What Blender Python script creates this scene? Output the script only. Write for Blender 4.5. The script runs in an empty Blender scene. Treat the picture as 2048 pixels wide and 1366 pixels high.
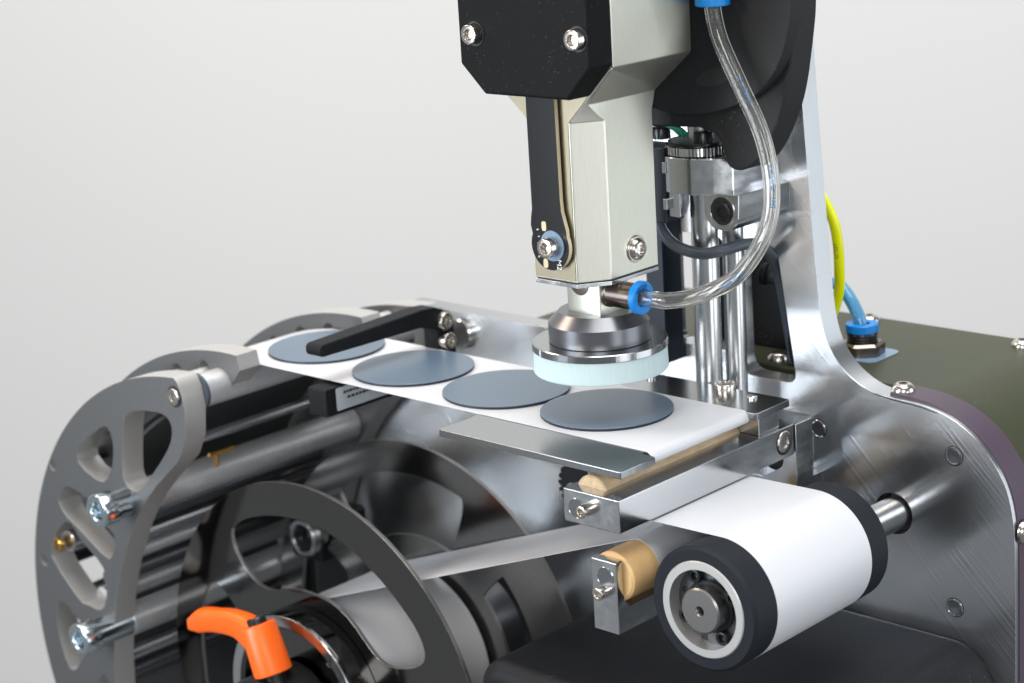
import bpy, bmesh, math, random
from mathutils import Vector, Matrix
from mathutils.geometry import tessellate_polygon

random.seed(7)
S = 0.001                       # all numbers below are millimetres
sc = bpy.context.scene
COL = sc.collection
PI = math.pi

# ------------------------------------------------------------------ camera
cam_d = bpy.data.cameras.new('camera')
cam = bpy.data.objects.new('camera', cam_d)
COL.objects.link(cam)
yaw, pitch, roll = math.radians(133.972), math.radians(15.272), math.radians(3.482)
fwd = Vector((math.cos(pitch)*math.cos(yaw), math.cos(pitch)*math.sin(yaw), -math.sin(pitch)))
rt = fwd.cross(Vector((0, 0, 1))).normalized()
dn = fwd.cross(rt)
r2 = math.cos(roll)*rt + math.sin(roll)*dn
d2 = -math.sin(roll)*rt + math.cos(roll)*dn
CAM = Vector((482.87, -548.98, 228.49))*S
M = Matrix((r2, -d2, -fwd)).transposed().to_4x4()
M.translation = CAM
cam.matrix_world = M
cam_d.sensor_width = 36.0
cam_d.lens = 72.0
cam_d.clip_start = 0.01
cam_d.clip_end = 20.0
cam_d.dof.use_dof = True
cam_d.dof.focus_distance = 0.735
cam_d.dof.aperture_fstop = 13.0
sc.camera = cam

# ------------------------------------------------------------------ world and lamps (all out of view, most added as fill)
w = bpy.data.worlds.new("World")
sc.world = w
w.use_nodes = True
bg = w.node_tree.nodes['Background']
bg.inputs[0].default_value = (0.93, 0.97, 1.0, 1)
bg.inputs[1].default_value = 0.24
vs = sc.view_settings
vs.view_transform = 'Standard'
vs.look = 'None'
vs.exposure = 0.0
vs.gamma = 1.0


def area(name, loc, target, sx, sy, power, color):
    l = bpy.data.lights.new(name, 'AREA')
    l.shape = 'RECTANGLE'
    l.size = sx*S
    l.size_y = sy*S
    l.energy = power
    l.color = color
    o = bpy.data.objects.new(name, l)
    COL.objects.link(o)
    o.location = Vector(loc)*S
    d = (Vector(target)-Vector(loc)).normalized()
    o.rotation_euler = d.to_track_quat('-Z', 'Y').to_euler()
    return o


area('window_lamp', (1150, 650, 60), (0, 0, 0), 800, 1000, 6.5, (0.90, 0.96, 1.0))
area('camera_fill', (640, -760, 300), (-60, 0, -60), 420, 340, 3.2, (0.97, 0.985, 1.0))  # added fill from the camera side, brightens the paper roll
area('overhead_fill', (500, -150, 2200), (-150, 150, 0), 1500, 1500, 43.0, (1.0, 0.995, 0.985))  # added overhead fill for the top faces
area('wall_wash', (-250, 250, 2400), (-1250, 1290, -300), 2000, 1200, 42.5, (1.0, 0.99, 0.985))  # added wash that brightens the back wall
area('side_fill', (1200, -210, -110), (0, 0, 0), 420, 500, 2.2, (0.96, 0.985, 1.0))  # added to brighten bevels and faces turned to the right
area('low_front_fill', (-900, -850, -200), (0, 60, -20), 1700, 1100, 0.40, (0.97, 0.98, 1.0))  # added so the front faces reflect an even grey
area('cool_strip_fill', (-330, -720, 70), (60, 78, 20), 280, 380, 5.0, (0.84, 0.92, 1.0))  # added for cool streaks on the main plate
area('warm_strip_fill', (-90, -760, 330), (60, 78, 0), 150, 300, 2.4, (1.0, 0.90, 0.78))  # added for warm streaks on the main plate
area('warm_top_lamp', (-800, -300, 720), (0, 0, 0), 300, 300, 4.0, (1.0, 0.80, 0.62))

# ------------------------------------------------------------------ materials


def new_mat(name):
    m = bpy.data.materials.new(name)
    m.use_nodes = True
    nt = m.node_tree
    return m, nt, nt.nodes['Principled BSDF']


def mat(name, color, rough=0.4, metal=0.0, bump=0.0, bscale=800.0, stretch=None, rot=(0, 0, 0),
        rvar=0.0, cvar=0.0, aniso=0.0, spec=0.5, trans=0.0, ior=1.45, coat=0.0, detail=3.0, sss=0.0,
        speck=0.0, edge_only=False):
    m, nt, b = new_mat(name)
    N, L = nt.nodes, nt.links
    b.inputs['Base Color'].default_value = (*color, 1)
    b.inputs['Roughness'].default_value = rough
    b.inputs['Metallic'].default_value = metal
    b.inputs['Specular IOR Level'].default_value = spec
    b.inputs['Transmission Weight'].default_value = trans
    b.inputs['IOR'].default_value = ior
    b.inputs['Coat Weight'].default_value = coat
    b.inputs['Anisotropic'].default_value = aniso
    if sss:
        b.inputs['Subsurface Weight'].default_value = sss
        b.inputs['Subsurface Radius'].default_value = (0.002, 0.002, 0.002)
    tc = N.new('ShaderNodeTexCoord')
    if bump or rvar or cvar:
        mp = N.new('ShaderNodeMapping')
        mp.inputs['Rotation'].default_value = rot
        if stretch:
            mp.inputs['Scale'].default_value = stretch
        L.new(tc.outputs['Object'], mp.inputs['Vector'])
        nz = N.new('ShaderNodeTexNoise')
        nz.inputs['Scale'].default_value = bscale
        nz.inputs['Detail'].default_value = detail
        L.new(mp.outputs[0], nz.inputs['Vector'])
        if bump:
            bp = N.new('ShaderNodeBump')
            bp.inputs['Strength'].default_value = bump
            if edge_only:      # saw marks sit on the cut edges, the sheet faces stay smooth
                ge = N.new('ShaderNodeNewGeometry')
                sx = N.new('ShaderNodeSeparateXYZ')
                L.new(ge.outputs['True Normal'], sx.inputs[0])
                ab = N.new('ShaderNodeMath')
                ab.operation = 'ABSOLUTE'
                L.new(sx.outputs['Z'], ab.inputs[0])
                mr0 = N.new('ShaderNodeMapRange')
                mr0.inputs['To Min'].default_value = bump
                mr0.inputs['To Max'].default_value = 0.02
                L.new(ab.outputs[0], mr0.inputs['Value'])
                L.new(mr0.outputs[0], bp.inputs['Strength'])
            bp.inputs['Distance'].default_value = 0.0002
            L.new(nz.outputs['Fac'], bp.inputs['Height'])
            L.new(bp.outputs[0], b.inputs['Normal'])
        if rvar:
            mr = N.new('ShaderNodeMapRange')
            mr.inputs['From Min'].default_value = 0.3
            mr.inputs['From Max'].default_value = 0.7
            mr.inputs['To Min'].default_value = max(0.02, rough-rvar)
            mr.inputs['To Max'].default_value = rough+rvar
            L.new(nz.outputs['Fac'], mr.inputs['Value'])
            L.new(mr.outputs[0], b.inputs['Roughness'])
        if cvar:
            cr = N.new('ShaderNodeMapRange')
            cr.inputs['From Min'].default_value = 0.3
            cr.inputs['From Max'].default_value = 0.7
            cr.inputs['To Min'].default_value = 1-cvar
            cr.inputs['To Max'].default_value = 1+cvar
            L.new(nz.outputs['Fac'], cr.inputs['Value'])
            mx = N.new('ShaderNodeMix')
            mx.data_type = 'RGBA'
            mx.blend_type = 'MULTIPLY'
            mx.inputs['Factor'].default_value = 1.0
            mx.inputs['A'].default_value = (*color, 1)
            L.new(cr.outputs[0], mx.inputs['B'])
            L.new(mx.outputs['Result'], b.inputs['Base Color'])
    if speck:      # small pale dust specks
        n2 = N.new('ShaderNodeTexNoise')
        n2.inputs['Scale'].default_value = 1400
        n2.inputs['Detail'].default_value = 0
        L.new(tc.outputs['Object'], n2.inputs['Vector'])
        n3 = N.new('ShaderNodeTexNoise')
        n3.inputs['Scale'].default_value = 60
        L.new(tc.outputs['Object'], n3.inputs['Vector'])
        ad = N.new('ShaderNodeMath')
        ad.operation = 'MULTIPLY_ADD'
        ad.inputs[1].default_value = 0.35
        L.new(n3.outputs['Fac'], ad.inputs[0])
        L.new(n2.outputs['Fac'], ad.inputs[2])
        rp = N.new('ShaderNodeMapRange')
        rp.inputs['From Min'].default_value = 0.985
        rp.inputs['From Max'].default_value = 1.0
        rp.inputs['To Max'].default_value = speck
        L.new(ad.outputs[0], rp.inputs['Value'])
        mx2 = N.new('ShaderNodeMix')
        mx2.data_type = 'RGBA'
        old = b.inputs['Base Color'].links
        if old:
            L.new(old[0].from_socket, mx2.inputs['A'])
        else:
            mx2.inputs['A'].default_value = (*color, 1)
        mx2.inputs['B'].default_value = (0.5, 0.5, 0.5, 1)
        L.new(rp.outputs[0], mx2.inputs['Factor'])
        L.new(mx2.outputs['Result'], b.inputs['Base Color'])
    return m


def brushed_plate():
    """big polished plate: fine diagonal brushing plus sparse long scratches"""
    m, nt, b = new_mat('brushed_plate')
    N, L = nt.nodes, nt.links
    b.inputs['Base Color'].default_value = (0.60, 0.62, 0.645, 1)
    b.inputs['Metallic'].default_value = 1.0
    tc = N.new('ShaderNodeTexCoord')

    def noise(scale, ang, st, det=2.0):
        mp = N.new('ShaderNodeMapping')
        mp.vector_type = 'TEXTURE'
        mp.inputs['Rotation'].default_value = (0, ang, 0)
        mp.inputs['Scale'].default_value = st
        L.new(tc.outputs['Object'], mp.inputs['Vector'])
        n = N.new('ShaderNodeTexNoise')
        n.inputs['Scale'].default_value = scale
        n.inputs['Detail'].default_value = det
        L.new(mp.outputs[0], n.inputs['Vector'])
        return n
    fine = noise(1500, math.radians(47), (40, 1, 1))
    long = noise(650, math.radians(45), (90, 1, 1), 1.5)
    blot = noise(14, 0, (1, 1, 1), 3.0)
    rr = N.new('ShaderNodeMapRange')
    rr.inputs['From Min'].default_value = 0.3
    rr.inputs['From Max'].default_value = 0.7
    rr.inputs['To Min'].default_value = 0.22
    rr.inputs['To Max'].default_value = 0.29
    L.new(blot.outputs['Fac'], rr.inputs['Value'])
    L.new(rr.outputs[0], b.inputs['Roughness'])
    sc1 = N.new('ShaderNodeMapRange')
    sc1.inputs['From Min'].default_value = 0.57
    sc1.inputs['From Max'].default_value = 0.68
    L.new(long.outputs['Fac'], sc1.inputs['Value'])
    patch = noise(30, 0, (1, 1, 1), 2.0)
    pr = N.new('ShaderNodeMapRange')
    pr.inputs['From Min'].default_value = 0.42
    pr.inputs['From Max'].default_value = 0.66
    pr.inputs['To Max'].default_value = 1.3
    L.new(patch.outputs['Fac'], pr.inputs['Value'])
    ad = N.new('ShaderNodeMath')
    ad.operation = 'MULTIPLY_ADD'
    L.new(pr.outputs[0], ad.inputs[1])
    L.new(sc1.outputs[0], ad.inputs[0])
    L.new(fine.outputs['Fac'], ad.inputs[2])
    bp = N.new('ShaderNodeBump')
    b.inputs['Anisotropic'].default_value = 0.93
    b.inputs['Anisotropic Rotation'].default_value = 0.25
    tv = N.new('ShaderNodeCombineXYZ')
    tv.inputs[0].default_value = math.cos(math.radians(47))
    tv.inputs[2].default_value = -math.sin(math.radians(47))
    L.new(tv.outputs[0], b.inputs['Tangent'])
    ge = N.new('ShaderNodeNewGeometry')
    sx = N.new('ShaderNodeSeparateXYZ')
    L.new(ge.outputs['True Normal'], sx.inputs[0])
    ab = N.new('ShaderNodeMath')
    ab.operation = 'ABSOLUTE'
    L.new(sx.outputs['Y'], ab.inputs[0])
    st = N.new('ShaderNodeMapRange')
    st.inputs['To Min'].default_value = 0.02
    st.inputs['To Max'].default_value = 0.25
    L.new(ab.outputs[0], st.inputs['Value'])
    L.new(st.outputs[0], bp.inputs['Strength'])
    bp.inputs['Distance'].default_value = 0.0002
    L.new(ad.outputs[0], bp.inputs['Height'])
    L.new(bp.outputs[0], b.inputs['Normal'])
    return m


MT = {}
MT['plate'] = brushed_plate()
MT['milled'] = mat('milled_aluminium', (0.62, 0.64, 0.66), 0.19, 1.0, bump=0.015, bscale=160, stretch=(2, 0.6, 2), rvar=0.05, speck=0.25)
MT['sawn'] = mat('sawn_aluminium', (0.37, 0.38, 0.39), 0.20, 1.0, bump=0.35, bscale=520, stretch=(1, 1, 0.06), edge_only=True, cvar=0.03)
MT['satin'] = mat('satin_aluminium', (0.185, 0.188, 0.192), 0.45, 0.85, bump=0.06, bscale=1500, cvar=0.05)
MT['champagne'] = mat('champagne_anodised_aluminium', (0.62, 0.615, 0.54), 0.36, 1.0, bump=0.10, bscale=600, stretch=(8, 8, 0.25), cvar=0.05)
MT['shadedrecess'] = mat('shaded_gold_recess', (0.27, 0.24, 0.175), 0.45, 0.95, bump=0.08, bscale=600, stretch=(8, 8, 0.25), cvar=0.05)  # golden head front, darkened so its shade is part of the colour
MT['steel'] = mat('polished_steel', (0.66, 0.66, 0.66), 0.14, 1.0, bump=0.05, bscale=600, stretch=(1, 1, 8), rvar=0.05)
MT['rodsteel'] = mat('ground_steel_rod', (0.58, 0.59, 0.60), 0.26, 1.0)
MT['stainless'] = mat('stainless_screw', (0.62, 0.58, 0.53), 0.22, 1.0, bump=0.12, bscale=1500)
MT['edge'] = mat('lit_plate_edge', (0.50, 0.495, 0.485), 0.42, 0.6, bump=0.05, bscale=900)  # paler than the plate faces: light falling on the edges put into the colour
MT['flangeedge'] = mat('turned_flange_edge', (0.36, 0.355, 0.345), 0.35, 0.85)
MT['rollalu'] = mat('turned_aluminium_roller', (0.68, 0.69, 0.70), 0.42, 0.75, bump=0.04, bscale=500, cvar=0.05)
MT['zinc'] = mat('zinc_plated_steel', (0.62, 0.70, 0.75), 0.16, 1.0, bump=0.08, bscale=900)
MT['darksteel'] = mat('dark_mirror_steel', (0.16, 0.157, 0.153), 0.10, 1.0, bump=0.02, bscale=600, cvar=0.05)
MT['rearsteel'] = mat('lit_mirror_steel', (0.30, 0.30, 0.30), 0.14, 1.0, bump=0.02, bscale=600, cvar=0.05)  # flange steel made paler: the roll's reflected brightness put into the colour
MT['hubsteel'] = mat('grey_turned_steel', (0.26, 0.25, 0.245), 0.36, 1.0, bump=0.04, bscale=1200)
MT['anthracite'] = mat('anthracite_anodised', (0.17, 0.175, 0.19), 0.30, 0.85, bump=0.03, bscale=2200)
MT['hole'] = mat('dark_recess', (0.02, 0.02, 0.022), 0.5)
MT['blackscrew'] = mat('black_oxide_steel', (0.03, 0.032, 0.034), 0.28, 0.6)
MT['printed'] = mat('black_printed_plastic', (0.016, 0.017, 0.019), 0.62, 0, bump=0.3, bscale=1600, speck=0.10, spec=0.35)
MT['black'] = mat('black_plastic', (0.007, 0.008, 0.010), 0.55, 0, spec=0.2, bump=0.15, bscale=1300, speck=0.1)
MT['cover'] = mat('black_head_cover', (0.006, 0.0065, 0.007), 0.6, 0, spec=0.12, bump=0.2, bscale=1000, speck=0.08)
MT['rubber'] = mat('blue_black_rubber', (0.008, 0.011, 0.016), 0.65, 0, spec=0.3, bump=0.18, bscale=1500, cvar=0.12)
MT['basecov'] = mat('matte_black_cover', (0.008, 0.009, 0.012), 0.55, 0, bump=0.3, bscale=1400, speck=0.12, spec=0.25)
MT['olive'] = mat('dark_olive_lacquer', (0.048, 0.053, 0.032), 0.36, 0.0, bump=0.06, bscale=2400, speck=0.10, spec=0.15)
MT['purple'] = mat('dark_violet_lacquer', (0.065, 0.045, 0.068), 0.42, 0.0, bump=0.15, bscale=2400)
MT['paper'] = mat('white_liner_paper', (0.585, 0.595, 0.625), 0.36, 0, bump=0.10, bscale=45, stretch=(1, 0.35, 1), sss=0.0)
MT['roll'] = mat('white_paper_roll', (0.86, 0.86, 0.88), 0.5, 0, bump=0.05, bscale=300)
MT['label'] = mat('blue_grey_label_film', (0.098, 0.142, 0.195), 0.32, 0, bump=0.05, bscale=3000, cvar=0.05)
MT['labeledge'] = mat('navy_label_edge', (0.008, 0.013, 0.024), 0.5)
MT['tan'] = mat('tan_plastic', (0.66, 0.43, 0.20), 0.38, 0, bump=0.05, bscale=900, cvar=0.05)
MT['tanworn'] = mat('worn_tan_plastic', (0.58, 0.43, 0.27), 0.42, 0, bump=0.25, bscale=350, stretch=(2, 0.5, 2), cvar=0.16)
MT['foam'] = mat('pale_cyan_foam', (0.47, 0.59, 0.605), 0.8, 0, bump=0.5, bscale=350, stretch=(3, 3, 0.15), cvar=0.03)
MT['blue'] = mat('blue_plastic', (0.0, 0.20, 0.60), 0.38, 0, bump=0.05, bscale=900)
MT['orange'] = mat('orange_plastic', (0.84, 0.115, 0.007), 0.36, 0, bump=0.10, bscale=1600)
MT['yellow'] = mat('yellow_hose_plastic', (0.74, 0.78, 0.0), 0.2, 0)
MT['bluehose'] = mat('translucent_blue_hose', (0.25, 0.62, 0.90), 0.10, 0, trans=0.75)
MT['clear'] = mat('clear_hose_plastic', (0.98, 0.975, 0.95), 0.05, 0, trans=0.975, ior=1.36)
MT['greycable'] = mat('blue_grey_cable_jacket', (0.055, 0.07, 0.09), 0.38, 0, bump=0.06, bscale=1200)
MT['pcb'] = mat('black_circuit_board', (0.004, 0.004, 0.005), 0.22, 0)
MT['fr4'] = mat('cream_board_edge', (0.62, 0.52, 0.34), 0.5, 0, cvar=0.08, bscale=900)
MT['gold'] = mat('brass', (0.65, 0.38, 0.10), 0.25, 1.0)
MT['bronze'] = mat('brown_nickel', (0.20, 0.165, 0.145), 0.26, 1.0)
MT['print_blue'] = mat('blue_print', (0.0, 0.16, 0.50), 0.5)
MT['emboss'] = mat('embossed_dark_blue', (0.0, 0.05, 0.22), 0.45)
MT['print_black'] = mat('black_print', (0.01, 0.012, 0.01), 0.5)
MT['print_white'] = mat('white_print', (0.8, 0.8, 0.8), 0.5)
MT['sticker'] = mat('grey_sticker', (0.42, 0.46, 0.50), 0.45, 0, bump=0.03, bscale=600)
MT['navy'] = mat('navy_plastic', (0.010, 0.017, 0.030), 0.4)
MT['greenw'] = mat('green_insulation', (0.0, 0.18, 0.09), 0.4)
MT['wall'] = mat('white_wall_paint', (0.80, 0.80, 0.79), 0.9, 0, bump=0.02, bscale=20)
MT['washer'] = mat('pale_blue_film', (0.16, 0.24, 0.34), 0.3, 0)

# ------------------------------------------------------------------ geometry helpers


class G:
    def __init__(self):
        self.v = []
        self.f = []

    def add(self, vs_, fs):
        o = len(self.v)
        self.v += [tuple(p) for p in vs_]
        self.f += [tuple(i+o for i in f) for f in fs]
        return self


def mk(name, g, mtl, parent=None, bevel=0.0, seg=2, smooth=40, loc=None, m4=None, edge_mat=None):
    me = bpy.data.meshes.new(name)
    vv = g.v
    if m4 is not None:
        vv = [tuple(m4 @ Vector(p)) for p in vv]
    me.from_pydata([(x*S, y*S, z*S) for x, y, z in vv], [], g.f)
    bm = bmesh.new()
    bm.from_mesh(me)
    bmesh.ops.remove_doubles(bm, verts=bm.verts, dist=1e-7)
    bmesh.ops.recalc_face_normals(bm, faces=bm.faces)
    bm.to_mesh(me)
    bm.free()
    me.materials.append(MT[mtl] if isinstance(mtl, str) else mtl)
    o = bpy.data.objects.new(name, me)
    COL.objects.link(o)
    if parent:
        o.parent = parent
    if loc:
        o.location = Vector(loc)*S
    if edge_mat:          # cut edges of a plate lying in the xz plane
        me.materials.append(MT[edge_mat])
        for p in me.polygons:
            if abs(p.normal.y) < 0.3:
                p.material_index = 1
    if bevel:
        b = o.modifiers.new('bevel', 'BEVEL')
        b.width = bevel*S
        b.segments = seg
        b.limit_method = 'ANGLE'
        b.angle_limit = math.radians(35)
        b.harden_normals = True
    if smooth:
        for p in me.polygons:
            p.use_smooth = True
        me.set_sharp_from_angle(angle=math.radians(smooth))
    return o


def tag(o, label, cat, group=None, kind=None):
    o['label'] = label
    o['category'] = cat
    if group:
        o['group'] = group
    if kind:
        o['kind'] = kind
    return o


def thing(name, label, cat, loc=(0, 0, 0), group=None):
    o = bpy.data.objects.new(name, None)
    o.empty_display_size = 0.005
    COL.objects.link(o)
    tag(o, label, cat, group)
    return o


def box(x0, x1, y0, y1, z0, z1):
    v = [(x, y, z) for x in (x0, x1) for y in (y0, y1) for z in (z0, z1)]
    return G().add(v, [(0, 1, 3, 2), (4, 6, 7, 5), (0, 4, 5, 1), (2, 3, 7, 6), (0, 2, 6, 4), (1, 5, 7, 3)])


def to3(axis, a, b, c):
    if axis == 'y':
        return (a, c, b)
    if axis == 'z':
        return (a, b, c)
    return (c, a, b)


def prism(pts, axis, c0, c1, holes=()):
    """polygon (2-D: xz for y, xy for z, yz for x) extruded from c0 to c1"""
    loops = [list(pts)]+[list(h) for h in holes]
    flat = [p for l in loops for p in l]
    n = len(flat)
    g = G()
    v = [to3(axis, p[0], p[1], c0) for p in flat]+[to3(axis, p[0], p[1], c1) for p in flat]
    fs = []
    if holes:
        tri = tessellate_polygon([[Vector((p[0], p[1], 0)) for p in l] for l in loops])
        for t in tri:
            fs.append(tuple(t))
            fs.append(tuple(i+n for i in reversed(t)))
    else:
        fs.append(tuple(range(n)))
        fs.append(tuple(range(2*n-1, n-1, -1)))
    o = 0
    for l in loops:
        k = len(l)
        for i in range(k):
            a, b = o+i, o+(i+1) % k
            fs.append((a, b, b+n, a+n))
        o += k
    return g.add(v, fs)


def rounded(pts, r, n=5):
    """round the corners of a polygon"""
    out = []
    k = len(pts)
    for i in range(k):
        p = Vector(pts[i]).to_2d()
        rr = r[i] if isinstance(r, (list, tuple)) else r
        a = Vector(pts[i-1]).to_2d()-p
        b = Vector(pts[(i+1) % k]).to_2d()-p
        la, lb = a.length, b.length
        if rr <= 0 or la < 1e-6 or lb < 1e-6:
            out.append((p.x, p.y))
            continue
        ang = a.angle(b)
        d = min(rr/max(math.tan(ang/2), 1e-3), la*0.48, lb*0.48)
        s, e = p+a*(d/la), p+b*(d/lb)
        for j in range(n+1):
            t = j/n
            q = (1-t)**2*s+2*t*(1-t)*p+t*t*e
            out.append((q.x, q.y))
    return out


def chaikin(pts, it=2, closed=True):
    for _ in range(it):
        o = []
        n = len(pts)
        rng = range(n if closed else n-1)
        if not closed:
            o.append(pts[0])
        for i in rng:
            a, b = Vector(pts[i]), Vector(pts[(i+1) % n])
            o += [tuple(a*0.75+b*0.25), tuple(a*0.25+b*0.75)]
        if not closed:
            o.append(pts[-1])
        pts = o
    return pts


def circ(cx, cz, r, n=40, a0=0.0, a1=2*PI):
    full = abs(a1-a0-2*PI) < 1e-6
    m = n if full else n+1
    return [(cx+r*math.cos(a0+(a1-a0)*i/n), cz+r*math.sin(a0+(a1-a0)*i/n)) for i in range(m)]


def frame_of(d):
    d = Vector(d).normalized()
    u = d.cross(Vector((0, 0, 1)))
    if u.length < 1e-3:
        u = Vector((1, 0, 0))
    u.normalize()
    v = d.cross(u)
    return d, u, v


def lathe(origin, direction, prof, n=40, caps=True, shape=None):
    """prof: list of (radius, distance along direction)"""
    d, u, v = frame_of(direction)
    o = Vector(origin)
    g = G()
    vv, ff = [], []
    for k, (r, h) in enumerate(prof):
        for i in range(n):
            a = 2*PI*i/n
            q = r if shape is None else shape(k, a, r)
            vv.append(o+d*h+u*(q*math.cos(a))+v*(q*math.sin(a)))
    for k in range(len(prof)-1):
        for i in range(n):
            j = (i+1) % n
            ff.append((k*n+i, k*n+j, (k+1)*n+j, (k+1)*n+i))
    if caps:
        ff.append(tuple(range(n-1, -1, -1)))
        ff.append(tuple((len(prof)-1)*n+i for i in range(n)))
    return g.add(vv, ff)


def cyl(p0, p1, r, r1=None, n=32, ch=0.0):
    p0, p1 = Vector(p0), Vector(p1)
    L = (p1-p0).length
    r1 = r if r1 is None else r1
    if ch:
        pr = [(r-ch, 0), (r, ch), (r1, L-ch), (r1-ch, L)]
    else:
        pr = [(r, 0), (r1, L)]
    return lathe(p0, p1-p0, pr, n)


def ring(origin, direction, ro, ri, h, n=48, ch=0.3):
    """a flat washer or hollow cylinder"""
    d, u, v = frame_of(direction)
    o = Vector(origin)
    prof = [(ri, 0), (ro-ch, 0), (ro, ch), (ro, h-ch), (ro-ch, h), (ri+ch, h), (ri, h-ch)]
    vv, ff = [], []
    for r, t in prof:
        for i in range(n):
            a = 2*PI*i/n
            vv.append(o+d*t+u*(r*math.cos(a))+v*(r*math.sin(a)))
    m = len(prof)
    for k in range(m):
        for i in range(n):
            j = (i+1) % n
            k2 = (k+1) % m
            ff.append((k*n+i, k*n+j, k2*n+j, k2*n+i))
    return G().add(vv, ff)


def hexr(a, r, n=6):
    s = PI/n
    return r*math.cos(s)/math.cos((a % (2*s))-s)


def screw(pos, direction, R, H, sock, depth=None, n=36, dome=False, torx=False, knurl=False):
    """socket screw; pos = under-head point, direction = outwards"""
    depth = depth or H*0.55
    if dome:
        prof = [(R, 0), (R, H*0.18), (R*0.93, H*0.5), (R*0.78, H*0.8), (R*0.58, H), (sock*1.02, H)]
    else:
        c = R*0.1
        prof = [(R, 0), (R, H-c), (R-c*0.4, H-c*0.3), (R-c, H), (sock*1.12, H), (sock, H-0.12*R)]
    k0 = len(prof)-1
    prof += [(sock, H-depth), (0.02, H-depth*1.15)]
    ks = len(prof)

    def shape(k, a, r):
        if k >= k0 and k < ks-1:
            if torx:
                return r*(0.86+0.14*math.cos(6*a))
            return hexr(a, r*1.06)
        if knurl and k in (0, 1):
            return r*(1+0.02*math.cos(n/2*a))
        return r
    return lathe(pos, direction, prof, n, caps=False, shape=shape)


def catmull(pts, n=10):
    P = [Vector(p) for p in pts]
    P = [2*P[0]-P[1]]+P+[2*P[-1]-P[-2]]
    out = []
    for i in range(1, len(P)-2):
        for j in range(n):
            t = j/n
            a, b, c, d = P[i-1], P[i], P[i+1], P[i+2]
            out.append(0.5*((2*b)+(c-a)*t+(2*a-5*b+4*c-d)*t*t+(3*b-a-3*c+d)*t**3))
    out.append(P[-2])
    return out


def frames(path):
    T = []
    for i in range(len(path)):
        a = path[max(0, i-1)]
        b = path[min(len(path)-1, i+1)]
        T.append((b-a).normalized())
    _, u, v = frame_of(T[0])
    F = []
    for t in T:
        u = (u-t*u.dot(t)).normalized()
        F.append((t, u, t.cross(u)))
    return F


def tube(path, r, n=20, ri=None):
    F = frames(path)
    vv, ff = [], []
    m = len(path)

    def rings(rad, off):
        for p, (t, u, v) in zip(path, F):
            for i in range(n):
                a = 2*PI*i/n
                vv.append(p+u*(rad*math.cos(a))+v*(rad*math.sin(a)))
        for k in range(m-1):
            for i in range(n):
                j = (i+1) % n
                ff.append((off+k*n+i, off+k*n+j, off+(k+1)*n+j, off+(k+1)*n+i))
    rings(r, 0)
    if ri:
        o = m*n
        rings(ri, o)
        for e in (0, (m-1)*n):
            for i in range(n):
                j = (i+1) % n
                ff.append((e+i, e+j, o+e+j, o+e+i))
    else:
        ff.append(tuple(range(n-1, -1, -1)))
        ff.append(tuple((m-1)*n+i for i in range(n)))
    return G().add(vv, ff)


def text_geo(s, size, depth=0.0):
    """glyph mesh of a string, in mm: x along, y up, z = depth"""
    c = bpy.data.curves.new('lettering_source', 'FONT')
    c.body = s
    c.size = size
    c.extrude = depth
    c.resolution_u = 2
    o = bpy.data.objects.new('lettering_source', c)
    COL.objects.link(o)
    bpy.context.view_layer.update()
    me = bpy.data.meshes.new_from_object(o.evaluated_get(bpy.context.evaluated_depsgraph_get()))
    v = [tuple(p.co) for p in me.vertices]
    f = [tuple(p.vertices) for p in me.polygons]
    bpy.data.objects.remove(o)
    bpy.data.curves.remove(c)
    bpy.data.meshes.remove(me)
    return v, f


def text_on_tube(s, size, path, r, s0, ang, flip=False):
    """wrap lettering round a hose: starts at arc length s0, centred on angle ang"""
    v, f = text_geo(s, size)
    F = frames(path)
    Ls = [0.0]
    for i in range(1, len(path)):
        Ls.append(Ls[-1]+(path[i]-path[i-1]).length)
    out = []
    for x, y, z in v:
        q = min(max(s0+(-x if flip else x), 0), Ls[-1]-1e-3)
        i = max(k for k in range(len(Ls)) if Ls[k] <= q)
        i = min(i, len(path)-2)
        t = (q-Ls[i])/(Ls[i+1]-Ls[i])
        p = path[i].lerp(path[i+1], t)
        u = F[i][1].lerp(F[i+1][1], t).normalized()
        w_ = F[i][2].lerp(F[i+1][2], t).normalized()
        a = ang+(y-size*0.35)/r*(-1 if flip else 1)
        out.append(p+u*((r+0.06)*math.cos(a))+w_*((r+0.06)*math.sin(a)))
    return G().add(out, f)


def joined(*gs):
    o = G()
    for g in gs:
        o.add(g.v, g.f)
    return o


# ------------------------------------------------------------------ wall behind
wd = Vector((fwd.x, fwd.y, 0)).normalized()
wr = Vector((wd.y, -wd.x, 0))
wc = Vector((0, 0, 0))+wd*1450
g = G().add([tuple(wc-wr*2600+Vector((0, 0, -900))), tuple(wc+wr*2600+Vector((0, 0, -900))),
             tuple(wc+wr*2600+Vector((0, 0, 1700))), tuple(wc-wr*2600+Vector((0, 0, 1700)))], [(0, 1, 2, 3)])
o = mk('wall', g, 'wall', smooth=0)
o['kind'] = 'structure'

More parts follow.
